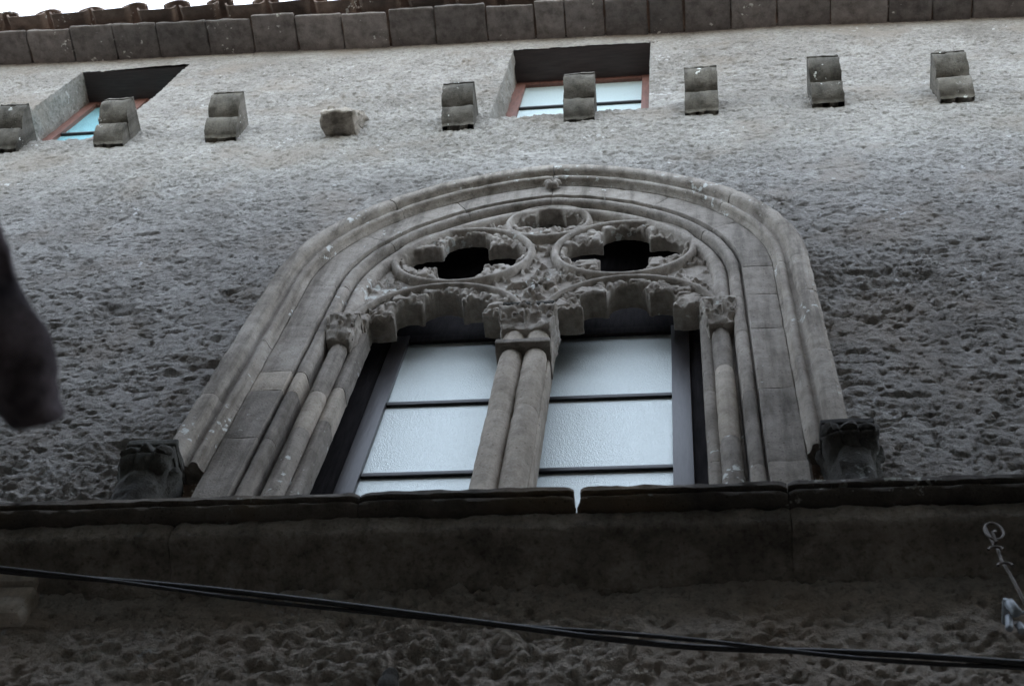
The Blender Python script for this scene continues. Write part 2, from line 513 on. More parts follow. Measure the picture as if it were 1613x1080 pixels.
wall = build('wall', V, F, M_WALL, palace, angle=180)

# --- roof: eave slabs, tiles, roof slope
roof = empty('roof', (0, 0, 0), palace)
random.seed(3)
JX = [-7.4, -6.95, -6.52, -6.08, -5.64, -5.21, -4.78, -4.28, -3.85, -3.43, -2.99, -2.56, -2.13, -1.66, -1.23, -0.96, -0.61, -0.23, 0.08, 0.48, 0.87, 1.32, 1.79, 2.15, 2.47, 2.9, 3.32, 3.7]
for a, b in zip(JX[:-1], JX[1:]):
    gap = random.uniform(0.006, 0.016)
    out = -0.325 + random.uniform(-0.02, 0.015)
    za, zb = eave(a), eave(b)
    dz = random.uniform(-0.012, 0.012)
    def shp(V, a=a, b=b, za=za, zb=zb, dz=dz):
        t = (V[:, 0] - a) / (b - a)
        V[:, 2] += za * (1 - t) + zb * t + dz
        return V
    rough_box('eave_slab', a + gap / 2, b - gap / 2, out, 0.12, 0.0, 0.05, M_SOFF, roof, bevel=0.018, cuts=7, amp=0.013, freq=10, shape=shp)
# tiles: pans open upwards, covers bridge the joints
def tile_mesh(name, up, r0, r1, length, th=0.018, n=12, m=5):
    Vv, Ff = [], []
    for lay in (0, 1):
        for i in range(m):
            s = i / (m - 1)
            r = (r0 * (1 - s) + r1 * s) - lay * th
            for k in range(n + 1):
                t = math.pi * (0.04 + 0.92 * k / n)
                wob = 1 + 0.03 * math.sin(5 * t + 3 * s)
                Vv.append((r * math.cos(t) * wob, -length / 2 + s * length, r * (math.sin(t) * 0.95 if up else -min(math.sin(t) * 0.75, 0.42)) * wob))
    L = m * (n + 1)
    for lay in (0, 1):
        for i in range(m - 1):
            for k in range(n):
                a = lay * L + i * (n + 1) + k
                Ff.append([a, a + 1, a + n + 2, a + n + 1])
    for k in range(n):
        Ff.append([k, k + 1, L + k + 1, L + k])
        a = (m - 1) * (n + 1) + k
        Ff.append([a, a + 1, L + a + 1, L + a])
    for i in range(m - 1):
        a = i * (n + 1); Ff.append([a, a + n + 1, L + a + n + 1, L + a])
        a = i * (n + 1) + n; Ff.append([a, a + n + 1, L + a + n + 1, L + a])
    o = build(name, Vv, Ff, M_TILE, roof, loc=(0, 0, 0), angle=50)
    return fix_normals(o)
pan0 = tile_mesh('roof_tile', False, 0.185, 0.165, 0.62)
cov0 = tile_mesh('cover_tile', True, 0.125, 0.105, 0.62)
k = 0
first = True
for k in range(-4, 22):
    xcv = -5.02 + 0.435 * k
    for row in range(2):
        yb = -0.15 + row * 0.52
        tilt = R(13) + random.uniform(-0.015, 0.015)
        zz = eave(xcv) + ZO + row * 0.13
        xp = xcv + 0.217 + random.uniform(-0.015, 0.015)
        rot = (tilt, -0.07 + random.uniform(-0.02, 0.02), random.uniform(-0.03, 0.03))
        rot2 = (tilt, -0.07 + random.uniform(-0.03, 0.03), random.uniform(-0.04, 0.04))
        lp = (xp, yb + random.uniform(-0.02, 0.02), eave(xp) + ZO + 0.225 + row * 0.13)
        lc = (xcv + random.uniform(-0.02, 0.02), yb + 0.01 + random.uniform(-0.03, 0.03), zz + 0.20)
        if first:
            pan0.location, pan0.rotation_euler = lp, rot
            cov0.location, cov0.rotation_euler = lc, rot2
            first = False
        else:
            copy_obj(pan0, lp, roof, rot); copy_obj(cov0, lc, roof, rot2)
# roof slope behind the tile rows
Vr = []
for x in (-14, -7, 3.7, 10):
    Vr += [(x, -0.02, eave(x) + 0.055), (x, 5.0, eave(x) + 1.3), (x, 9.5, eave(x) + 0.05)]
build('roof_slope', Vr, [[0, 3, 4, 1], [3, 6, 7, 4], [6, 9, 10, 7], [1, 4, 5, 2], [4, 7, 8, 5], [7, 10, 11, 8]], M_TILE, roof)

# --- corbels
def corbel_mesh():
    # profile (y outwards negative, z): two quarter rounds under a flat top
    pr = [(0.06, 0.0), (-0.03, 0.0)]
    for t in np.linspace(0, 90, 7): pr.append((-0.03 - 0.11 * (0.6 * math.sin(R(t)) + 0.4 * t / 90), 0.13 - 0.13 * (0.6 * math.cos(R(t)) + 0.4 * (1 - t / 90))))
    pr += [(-0.14, 0.15), (-0.125, 0.153), (-0.125, 0.17), (-0.135, 0.173)]
    for t in np.linspace(0, 90, 7): pr.append((-0.135 - 0.125 * (0.65 * math.sin(R(t)) + 0.35 * t / 90), 0.31 - 0.135 * (0.65 * math.cos(R(t)) + 0.35 * (1 - t / 90))))
    pr += [(-0.26, 0.335), (-0.262, 0.345), (-0.25, 0.35), (-0.25, 0.362), (-0.265, 0.366), (-0.265, 0.385), (0.06, 0.385)]
    pr = np.array(pr); n = len(pr); xs = np.linspace(-0.116, 0.116, 9)
    Vv = [(x, y, z) for x in xs for y, z in pr]
    Ff = []
    for i in range(len(xs) - 1):
        for k in range(n - 1):
            a = i * n + k; Ff.append([a, a + 1, a + n + 1, a + n])
    # cheeks: fan strips to a back line
    for i, flip in ((0, False), (len(xs) - 1, True)):
        b0 = len(Vv)
        for y, z in pr: Vv.append((xs[i], 0.06, z))
        for k in range(n - 1):
            q = [i * n + k, b0 + k, b0 + k + 1, i * n + k + 1]
            Ff.append(q[::-1] if flip else q)
    Vv = np.array(Vv)
    return Vv, Ff
Vc, Fc = corbel_mesh()
CX = [(-5.99, 10.02), (-5.13, 10.05), (-4.275, 10.02), (-3.40, 10.0), (-1.60, 9.96), (-0.715, 9.95), (0.165, 9.95), (1.05, 9.97), (1.925, 9.92), (2.80, 9.9)]
for i, (x, z) in enumerate(CX):
    Vs_ = Vc * np.array([random.uniform(0.94, 1.04), random.uniform(0.94, 1.03), random.uniform(0.96, 1.04)])
    Vn = Vs_ + np.stack([(fbm(Vc[:, 0] * 25 + 7 * i, Vc[:, 1] * 25, Vc[:, 2] * 25 + s * 9, 3) - 0.5) * 0.022 for s in range(3)], -1)
    o = fix_normals(build('corbel', Vn, Fc, M_CORB, palace, loc=(x, 0, z + ZO), angle=38, rot=(0, random.uniform(-0.03, 0.03), random.uniform(-0.03, 0.03))))
def broken(V):
    t = np.clip((V[:, 2] - 9.97) / 0.32, 0, 1)
    n = fbm(V[:, 0] * 14, V[:, 1] * 14, V[:, 2] * 14, 3)
    V[:, 1] += np.where(V[:, 1] < -0.02, 0.10 * t * (0.4 + 1.2 * n), 0)
    V[:, 0] += np.where(V[:, 0] > -2.44, 0.05 * (n - 0.4) * t, 0)
    V[:, 2] += np.where(V[:, 2] > 10.15, -0.08 * n * (V[:, 0] + 2.6) / 0.2, 0)
    return V
o = rough_box('corbel', -2.59, -2.355, -0.19, 0.05, 9.955, 10.40, M_HOOD, palace, bevel=0.012, cuts=12, amp=0.045, freq=12, shape=broken)
o['label'] = 'broken stump of a corbel, pale where the stone has split away'

# --- the two upper windows
def upper_window(w, label, zbars, glass, lint):
    x0, x1, z0, z1 = w
    W = empty('casement_window', ((x0 + x1) / 2, REV, z0 + ZO), palace)
    W['label'] = label
    items = []
    y = REV - 0.02
    fw = 0.085
    xm = (x0 + x1) / 2
    def add(o):
        o.location = Vector(o.location) - W.location
        o.parent = W
        return o
    add(rough_box('lintel', x0 - 0.06, x1 + 0.06, 0.012, REV + 0.06, z1 + 0.0, z1 + 0.12, lint, None, bevel=0.004, cuts=3, amp=0.004))
    for a, b in ((x0 - 0.03, x0 + fw), (x1 - fw, x1 + 0.03)):
        add(box('stile', a, b, y, y + 0.06, z0 - 0.02, z1 + 0.01, M_RED, None))
    add(box('stile', xm - 0.06, xm + 0.06, y - 0.006, y + 0.055, z0 - 0.02, z1 + 0.01, M_RED, None))
    add(box('rail', x0 + fw, x1 - fw, y + 0.003, y + 0.058, z1 - 0.065, z1 + 0.012, M_RED, None))
    add(box('rail', x0 + fw, x1 - fw, y + 0.003, y + 0.058, z0 - 0.01, z0 + 0.07, M_RED, None))
    for a, b in ((x0 + fw, xm - 0.06), (xm + 0.06, x1 - fw)):
        prev = z0 + 0.07
        for zb in list(zbars) + [z1 - 0.065]:
            add(build('pane', [(a, y + 0.035, prev), (b, y + 0.035, prev), (b, y + 0.035, zb), (a, y + 0.035, zb), (a, y + 0.041, prev), (b, y + 0.041, prev), (b, y + 0.041, zb), (a, y + 0.041, zb)],
                      [[0, 1, 2, 3], [7, 6, 5, 4], [0, 4, 5, 1], [1, 5, 6, 2], [2, 6, 7, 3], [3, 7, 4, 0]], glass, None))
            prev = zb
        for zb in zbars:
            add(box('glazing_bar', a, b, y + 0.012, y + 0.05, zb - 0.013, zb + 0.013, M_BAR, None, 0.003))
    return W
upper_window(W1, 'small upper window straight above the gothic arch', (10.86, 11.49), M_GLASS3, M_LINT)
upper_window(W2, 'small upper window near the left end of the eave', (10.92, 11.54), M_GLASS2, M_LINT)

# --- string course under the big window
course = empty('sill_course', (0, 0, 4.2 + ZO), palace)
PR = [(0.34, 4.565), (-0.10, 4.55), (-0.235, 4.535), (-0.248, 4.528), (-0.25, 4.502), (-0.243, 4.497), (-0.222, 4.495), (-0.222, 4.484), (-0.238, 4.481), (-0.243, 4.472), (-0.237, 4.458), (-0.216, 4.447), (-0.199, 4.443), (-0.15, 4.443), (0.0, 4.45)]
PB = [(0.0, 4.442), (-0.188, 4.440), (-0.191, 4.43), (-0.190, 4.39), (-0.184, 4.355), (-0.170, 4.343), (-0.14, 4.338), (-0.10, 4.332), (-0.07, 4.318), (-0.04, 4.285), (-0.01, 4.25), (0.08, 4.22)]
def sweep_x(pr, x0, x1, step=0.02, amp=0.006, seed=0.0, nl=0.0, nr=0.0):
    pr = np.array(pr); n = len(pr)
    xs = np.linspace(x0, x1, max(4, int((x1 - x0) / step)))
    Vv = np.array([(x, y, z) for x in xs for y, z in pr])
    f = 16
    d = np.stack([fbm(Vv[:, 0] * f + seed, Vv[:, 1] * f * 2, Vv[:, 2] * f * 2 + s * 7, 4) - 0.5 for s in range(3)], -1) * 2 * amp
    d[:, 0] *= 0.4
    endd = np.minimum(Vv[:, 0] - x0, x1 - Vv[:, 0])
    chip = np.clip(1 - endd / 0.04, 0, 1) ** 2
    Vv = Vv + d
    Vv[:, 1] += chip * 0.012
    notch = np.clip(1 - endd / 0.03, 0, 1) * (Vv[:, 2] > 4.452)
    Vv[:, 0] += np.where(Vv[:, 0] - x0 < x1 - Vv[:, 0], nl, -nr) * notch
    Ff = [[i * n + k, i * n + k + 1, (i + 1) * n + k + 1, (i + 1) * n + k] for i in range(len(xs) - 1) for k in range(n - 1)]
    Ff.append(list(range(n))); Ff.append([(len(xs) - 1) * n + k for k in range(n)][::-1])
    return Vv, Ff
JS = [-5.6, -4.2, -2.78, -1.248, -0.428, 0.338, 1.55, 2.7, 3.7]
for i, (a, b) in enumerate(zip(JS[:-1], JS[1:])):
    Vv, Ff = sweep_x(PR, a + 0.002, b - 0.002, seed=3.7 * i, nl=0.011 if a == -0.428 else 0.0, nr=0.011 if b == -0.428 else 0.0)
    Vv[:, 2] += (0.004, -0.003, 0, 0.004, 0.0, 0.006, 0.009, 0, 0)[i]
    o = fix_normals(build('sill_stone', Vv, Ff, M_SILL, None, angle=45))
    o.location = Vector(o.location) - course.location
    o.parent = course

for i, (a, b) in enumerate(((-5.6, -1.96), (-1.957, 0.338), (0.341, 3.7))):
    Vv, Ff = sweep_x(PB, a, b, step=0.014, amp=0.013, seed=40 + 3.7 * i)
    o = fix_normals(build('course_band', Vv, Ff, M_BAND, None, angle=70))
    o.location = Vector(o.location) - course.location
    o.parent = course

# --- the gothic window
gw = empty('gothic_window', (XC, 0, 4.55 + ZO), palace)
gw['label'] = 'two-light pointed gothic window with carved tracery and a stone hood'
def into(o, parent=gw):
    o.location = Vector(o.location) - parent.location
    o.parent = parent
    return o

def roll(cu, cy, r, a0, a1, n=9):
    return [(cu + r * math.cos(R(t)), cy + r * math.sin(R(t))) for t in np.linspace(a0, a1, n)]
# inner order: chamfer, roll and flat face       (a = distance from the axis, y)
P_FACE = [(1.036, 0.20), (1.038, 0.125), (1.041, 0.06)] + roll(1.074, 0.038, 0.031, 180, 360, 9) + [(1.106, 0.05), (1.113, 0.046), (1.114, 0.006), (1.119, 0.0)] + \
         [(1.119 + 0.15 * s, 0.0) for s in (0.25, 0.5, 0.75)] + [(1.272, 0.0), (1.286, 0.02), (1.286, 0.2)]
P_HOOD = [(1.276, 0.05), (1.277, -0.003), (1.286, -0.012), (1.293, -0.03)] + roll(1.315, -0.034, 0.021, 180, 330, 7) + [(1.340, -0.034), (1.348, -0.036), (1.358, -0.046)] + \
         [(1.362, -0.066), (1.370, -0.080), (1.385, -0.088), (1.41, -0.0895), (1.438, -0.088), (1.441, -0.078), (1.447, -0.076), (1.456, -0.072), (1.458, -0.03), (1.455, 0.06)]
P_REV = [(0.895, 0.22), (0.875, 0.215), (0.875, 0.14), (0.88, 0.118), (0.90, 0.108), (0.925, 0.112), (0.945, 0.13), (1.005, 0.13), (1.02, 0.115), (1.034, 0.105), (1.035, 0.15)]
def arch_pts(a, y, side, t):
    th = t * math.acos(E_ / (a + E_))
    return (XC + side * (-E_ + (a + E_) * math.cos(th)), y, ZS + (a + E_) * math.sin(th))
def chain_stone(name, prof, side, seg, mat, seed, amp=0.004):
    """seg = ('j', z0, z1) on the jamb or ('a', t0, t1) on the arch, or both joined."""
    rows = []
    for s in seg:
        if s[0] == 'j':
            for z in np.linspace(s[1], s[2], max(3, int((s[2] - s[1]) / 0.03))):
                rows.append([(XC + side * a, y, z) for a, y in prof])
        else:
            for t in np.linspace(s[1], s[2], max(4, int((s[2] - s[1]) * 1.9 / 0.03))):
                rows.append([arch_pts(a, y, side, t) for a, y in prof])
    A = np.array(rows); m, n = A.shape[:2]
    V = A.reshape(-1, 3)
    f = 15
    d = np.stack([fbm(V[:, 0] * f + seed, V[:, 1] * f, V[:, 2] * f + k * 13, 4) - 0.5 for k in range(3)], -1) * 2 * amp
    e = np.minimum(np.arange(m), np.arange(m)[::-1])
    chip = np.repeat((e == 0) * 0.0032, n)
    V = V + d
    V[:, 1] += chip
    F = [[i * n + k, i * n + k + 1, (i + 1) * n + k + 1, (i + 1) * n + k] for i in range(m - 1) for k in range(n - 1)]
    F.append(list(range(n))); F.append([(m - 1) * n + k for k in range(n)])
    return into(fix_normals(build(name, V, F, mat, None, angle=40)))
G = 0.0013
def run(name, prof, side, zb, tb, mats, seed, amp=0.004):
    for i, (a, b) in enumerate(zip(zb[:-1], zb[1:])):
        chain_stone(name, prof, side, [('j', a + G, b - G)], mats.get(('j', i), mats[0]), seed + i * 5.3, amp)
    for i, (a, b) in enumerate(zip(tb[:-1], tb[1:])):
        seg = [('a', a + 0.0012, b - 0.0012)]
        if i == 0 and zb[-1] < ZS: seg = [('j', zb[-1] + G, ZS - 0.01)] + [('a', a, b - 0.0012)]
        chain_stone('arch_stone' if name == 'jamb_stone' else name, prof, side, seg, mats.get(('a', i), mats[0]), seed + 50 + i * 7.1, amp)
run('jamb_stone', P_FACE, 1, [4.5, 5.10, 5.74, 6.37, 6.78, 7.15], [0, 0.33, 0.62, 1], {0: M_STONE}, 1.0)
run('jamb_stone', P_FACE, -1, [4.5, 5.44, 5.90, 6.10, 6.62, 7.15], [0, 0.36, 0.70, 1], {0: M_STONE, ('j', 2): M_PALE}, 101.0)
run('hood_stone', P_HOOD, 1, [5.14, 5.95, 6.62, 7.08], [0, 0.42, 1], {0: M_HOOD}, 201.0, 0.005)
run('hood_stone', P_HOOD, -1, [5.14, 5.72, 6.35, 7.10], [0, 0.52, 1], {0: M_HOOD}, 301.0, 0.005)
def rev(side, zb, mats, seed):
    for i, (a, b) in enumerate(zip(zb[:-1], zb[1:])):
        chain_stone('reveal_stone', P_REV, side, [('j', a + G, b - G)], mats.get(i, M_STONE), seed + i * 3.1)
rev(1, [4.5, 5.3, 5.95, 6.76], {}, 401.0)
rev(-1, [4.5, 5.78, 6.12, 6.76], {1: M_PALE}, 431.0)

# colonnettes on the jambs
def drum(name, x, y, r, z0, z1, mat, seed, amp=0.003, flare0=0.0, flare1=0.0, n=18):
    zs_ = np.linspace(z0, z1, max(4, int((z1 - z0) / 0.025)))
    V = []
    for z in zs_:
        t = (z - z0) / (z1 - z0)
        rr = r * (1 + 0.04 * math.sin(math.pi * t)) + flare1 * max(0, (t - 0.93) / 0.07) ** 2 + flare0 * max(0, (0.07 - t) / 0.07) ** 2
        for k in range(n):
            a = 2 * math.pi * k / n
            V.append((x + rr * math.cos(a), y + rr * math.sin(a), z))
    V = np.array(V); m = len(zs_)
    d = np.stack([fbm(V[:, 0] * 20 + seed, V[:, 1] * 20, V[:, 2] * 16 + 9 * k, 3) - 0.5 for k in range(3)], -1) * 2 * amp
    V = V + d
    e = np.minimum(np.arange(m), np.arange(m)[::-1])
    sh = np.repeat(1 - 0.05 * (e == 0), n)
    V[:, 0] = x + (V[:, 0] - x) * sh; V[:, 1] = y + (V[:, 1] - y) * sh
    F = [[i * n + k, i * n + (k + 1) % n, (i + 1) * n + (k + 1) % n, (i + 1) * n + k] for i in range(m - 1) for k in range(n)]
    F.append(list(range(n))[::-1]); F.append([(m - 1) * n + k for k in range(n)])
    return into(build(name, V, F, mat, None, angle=50))
for side, breaks, pale in ((1, [4.5, 5.42, 6.10, 6.52], {1}), (-1, [4.5, 5.62, 5.98, 6.52], {1})):
    for i, (a, b) in enumerate(zip(breaks[:-1], breaks[1:])):
        drum('colonnette_drum', XC + side * 0.976, 0.098, 0.046, a + 0.001, b - 0.001, M_PALE if (i in pale) else M_STONE, 7.0 * i + side * 3)

# mullion: a flat shaft with two colonnettes on its face
def mull_body(z0, z1, seed):
    pr = [(-0.128, 0.24), (-0.13, 0.115), (-0.122, 0.103), (-0.105, 0.10), (0.105, 0.10), (0.122, 0.103), (0.13, 0.115), (0.128, 0.24)]
    rows = [[(XC + u, y, z) for u, y in pr] for z in np.linspace(z0, z1, int((z1 - z0) / 0.03))]
    A = np.array(rows); m, n = A.shape[:2]; V = A.reshape(-1, 3)
    V = V + np.stack([fbm(V[:, 0] * 18 + seed, V[:, 1] * 18, V[:, 2] * 18 + k * 5, 3) - 0.5 for k in range(3)], -1) * 0.005
    F = [[i * n + k, i * n + (k + 1) % n, (i + 1) * n + (k + 1) % n, (i + 1) * n + k] for i in range(m - 1) for k in range(n)]
    F.append(list(range(n))[::-1]); F.append([(m - 1) * n + k for k in range(n)])
    return into(fix_normals(build('mullion_block', V, F, M_PALE, None, angle=40)))
mull_body(4.5, 5.66, 1.0); mull_body(5.664, 6.74, 4.0)
for u, zj in ((-0.06, 5.68), (0.06, 5.72)):
    drum('mullion_colonnette', XC + u, 0.085, 0.060, 4.5, zj, M_PALE, 11 + u * 50, 0.004)
    drum('mullion_colonnette', XC + u, 0.085, 0.059, zj + 0.003, 6.305, M_PALE, 19 + u * 50, 0.004)
    drum('mullion_colonnette', XC + u, 0.075, 0.057, 6.36, 6.60, M_PALE, 29 + u * 50, 0.003)
into(rough_box('mullion_band', XC - 0.137, XC + 0.137, 0.0, 0.22, 6.318, 6.362, M_STONE, None, bevel=0.008, cuts=7, amp=0.006, freq=30))

# capitals: carved leaf blocks
def cap_leaves(xc, hw, yf, z0, z1, rows, mat, seed):
    parts = []
    for cnt, zr, ln, w in rows:
        for j in range(cnt):
            fx = (j - (cnt - 1) / 2) / max(1, (cnt - 1) / 2)
            x = xc + fx * hw * 0.92
            h = (z1 - z0) * ln
            zt_ = z0 + (z1 - z0) * zr
            yy = yf + 0.02 * abs(fx)
            pts_ = [(x, yy + 0.03, zt_ - h), (x, yy + 0.008, zt_ - h * 0.45), (x, yy - 0.006, zt_ - h * 0.1), (x, yy - 0.02, zt_), (x, yy - 0.03, zt_ - h * 0.12), (x, yy - 0.03, zt_ - h * 0.25)]
            P_ = np.array(pts_); q = np.linspace(0, 5, 14)
            P_ = np.stack([np.interp(q, np.arange(6), P_[:, k]) for k in range(3)], -1)
            parts.append(tube(P_, np.interp(q, [0, 2, 3.4, 5], [w * 0.5, w, w * 0.9, w * 0.45]), 8))
    V, F = merge(parts)
    V = V + np.stack([fbm(V[:, 0] * 45 + seed, V[:, 1] * 45, V[:, 2] * 45 + k * 7, 2) - 0.5 for k in range(3)], -1) * 0.012
    return into(fix_normals(build('capital_leaves', V, F, mat, None, angle=60)))
def capital(xc, hw, y0, y1, z0, z1, mat, seed, taper=0.72, cuts=16):
    def shp(V):
        t = (V[:, 2] - z0) / (z1 - z0)
        s = taper + (1 - taper) * np.clip(t * 1.25, 0, 1) ** 0.7
        V[:, 0] = xc + (V[:, 0] - xc) * s
        V[:, 1] = y1 + (V[:, 1] - y1) * (0.8 * s + 0.2)
        leaf = (ridged(V[:, 0] * 17 + seed, V[:, 1] * 17, V[:, 2] * 22, 3) - 0.45) * 0.05
        lobes = np.abs(np.sin((V[:, 0] - xc) * math.pi * 2.5 / hw)) * np.exp(-((t - 0.72) / 0.18) ** 2) * 0.016
        front = np.clip((y1 - V[:, 1]) / (y1 - y0), 0, 1)
        V[:, 1] -= (leaf + lobes) * front
        V[:, 0] += np.sign(V[:, 0] - xc) * (leaf * 0.6) * np.clip(np.abs(V[:, 0] - xc) / hw * 3 - 2, 0, 1)
        return V
    return into(rough_box('capital', xc - hw, xc + hw, y0, y1, z0, z1, mat, None, bevel=0.01, cuts=cuts, amp=0.007, freq=40, shape=shp))
capital(XC, 0.142, -0.015, 0.22, 6.49, 6.722, M_TRAC, 2.0, 0.86)
into(rough_box('abacus', XC - 0.135, XC + 0.135, -0.025, 0.22, 6.726, 6.755, M_BLACK, None, bevel=0.006, cuts=6, amp=0.004, freq=40))
cap_leaves(XC, 0.13, -0.006, 6.50, 6.72, ((6, 0.97, 0.4, 0.017), (5, 0.55, 0.45, 0.019)), M_TRAC, 3.0)
for side in (1, -1):
    cap_leaves(XC + side * 0.977, 0.07, 0.01, 6.52, 6.728, ((4, 0.95, 0.4, 0.014), (3, 0.5, 0.4, 0.015)), M_TRAC, 13.0 + side)
    capital(XC + side * 0.977, 0.078, 0.0, 0.2, 6.50, 6.728, M_TRAC, 5.0 + side, 0.74, 12)
    into(rough_box('abacus', XC + side * 0.977 - 0.083, XC + side * 0.977 + 0.083, -0.006, 0.2, 6.732, 6.762, M_TRAC, None, bevel=0.006, cuts=5, amp=0.004, freq=40))

# tracery: one carved plate with pierced foils
RC = [(-0.467, 7.655, 0.425), (0.467, 7.655, 0.425)]
TC = (0.0, 8.118, 0.272)
LC = [(-0.505, 6.755), (0.505, 6.755)]
def disc(u, z, cu, cz, r): return r - np.hypot(u - cu, z - cz)
def smax(a, b, k=0.03):
    h = np.clip(1 - np.abs(a - b) / k, 0, 1)
    return np.maximum(a, b) + h * h * k * 0.25
def openings(u, z):
    o = np.full_like(u, -1.0)
    nz = (fbm(u * 28, z * 28, 3.0, 3) - 0.5)
    sc_ = np.abs(np.sin(u * 62 + 2 * nz)) * np.abs(np.sin(z * 70 + 2 * nz))
    nz = nz + (0.5 - sc_) * 0.35
    for cu, cz, r in RC:
        s = np.full_like(u, -1.0)
        for dx, dz in ((1, 0), (-1, 0), (0, 1), (0, -1)):
            s = smax(s, disc(u, z, cu + dx * 0.206, cz + dz * 0.208, 0.146))
        s = smax(s, disc(u, z, cu, cz, 0.15))
        o = np.maximum(o, np.minimum(s + nz * 0.016, disc(u, z, cu, cz, 0.367)))
    s = np.full_like(u, -1.0)
    for ang in (90, 18, 162):
        s = np.maximum(s, disc(u, z, TC[0] + 0.118 * math.cos(R(ang)), TC[1] + 0.01 + 0.118 * math.sin(R(ang)), 0.09))
    s = np.maximum(s, disc(u, z, TC[0], TC[1] + 0.035, 0.09))
    o = np.maximum(o, np.minimum(s + nz * 0.016, disc(u, z, TC[0], TC[1], 0.213)))
    for cu, cz in LC:
        ou = np.abs(u - cu)
        s = smax(disc(u, z, cu, 7.04, 0.108), np.minimum(0.24 - ou, 6.935 - z))
        s = smax(s, np.minimum(0.08 - ou, 7.045 - z))
        s = smax(s, disc(ou, z, 0.178, 6.955, 0.082))
        shelf = 6.845 - z + nz * 0.0 - 0.02 * np.sin((ou - 0.235) * 20) * (ou > 0.235)
        s = np.maximum(s, np.minimum(0.375 - ou, shelf))
        o = np.maximum(o, s + nz * 0.014)
    return o
def outer(u, z):
    return np.minimum(in_arch(u, z, 1.052), z - 6.757)
def moulding(d, w): return np.sqrt(np.clip(1 - (d / w) ** 2, 0, 1))
def relief(u, z):
    au = np.abs(u)
    a_in = 1.045 - in_arch(u, z, 1.045)
    hm = 0.052 * moulding(a_in - 1.000, 0.042)
    inside = np.zeros_like(u)
    for cu, cz, r in RC:
        dd = np.hypot(u - cu, z - cz)
        hm = np.maximum(hm, 0.05 * moulding(dd - 0.398, 0.024) ** 0.7)
        inside = np.maximum(inside, (dd < 0.37) * 1.0)
    dd = np.hypot(u - TC[0], z - TC[1])
    hm = np.maximum(hm, 0.055 * moulding(dd - 0.247, 0.022))
    inside = np.maximum(inside, (dd < 0.216) * 1.0)
    for cu, cz in LC:
        dd = np.hypot(u - cu, z - cz)
        hm = np.maximum(hm, 0.05 * moulding(dd - 0.462, 0.022) ** 0.7 * (z > cz - 0.01))
        inside = np.maximum(inside, (dd < 0.435) * 1.0)
    # carved leaves in the spandrels and on the cusps
    warp = (fbm(u * 9, z * 9, 2.0, 2) - 0.5) * 0.12
    lf = billow((u + warp) * 17, (z - warp) * 17, 6.0, 2)
    lf2 = ridged((u - warp) * 24, (z + warp) * 20, 16.0, 2)
    leaf = (lf - 0.36) * 0.075 + (lf2 - 0.45) * 0.024 + 0.008
    # a rosette in the middle spandrel
    fr = np.hypot(u, z - 7.19); fa = np.arctan2(z - 7.19, u)
    leaf = leaf + np.exp(-(fr / 0.09) ** 2) * (0.028 + 0.016 * np.cos(6 * fa)) + np.exp(-(fr / 0.2) ** 2) * 0.012 * np.cos(9 * fa)
    CEN = [(0, 7.19, 6, 0.16, 0.3), (0.9, 7.10, 7, 0.10, 0.8), (-0.9, 7.10, 7, 0.10, 0.2), (0.43, 8.15, 6, 0.10, 0.5), (-0.43, 8.15, 6, 0.10, 1.2), (0.13, 7.04, 5, 0.09, 0), (-0.13, 7.04, 5, 0.09, 1)]
    for cu, cz, r in RC:
        for q in (45, 135, 225, 315):
            CEN.append((cu + 0.25 * math.cos(R(q)), cz + 0.25 * math.sin(R(q)), 7, 0.11, q * 0.03 + cu))
    for cu, cz in LC:
        for q in (14, 48, 78, 102, 132, 166):
            CEN.append((cu + 0.375 * math.cos(R(q)), cz + 0.375 * math.sin(R(q)), 6, 0.07, q * 0.05))
    for q in (-90, -50, -130, 52, 128):
        CEN.append((TC[0] + 0.17 * math.cos(R(q)), TC[1] + 0.17 * math.sin(R(q)), 6, 0.06, q * 0.04))
    for cu, cz, nn, rr_, ph in CEN:
        fr = np.hypot(u - cu, z - cz); fa = np.arctan2(z - cz, u - cu)
        g_ = np.exp(-(fr / rr_) ** 2)
        leaf = leaf + g_ * (0.020 * np.abs(np.cos(nn * 0.5 * fa + ph + 10 * fr)) - 0.012) - 0.016 * np.exp(-(fr / 0.013) ** 2) + 0.012 * np.exp(-((fr - 0.03) / 0.012) ** 2)
    base = np.where(inside > 0, 0.020 + leaf * 0.8, leaf - 0.012)
    base = np.where(in_arch(u, z, 0.965) < 0, np.minimum(base, 0.0) * 0.2, base)
    return np.maximum(hm, np.minimum(base, 0.036))
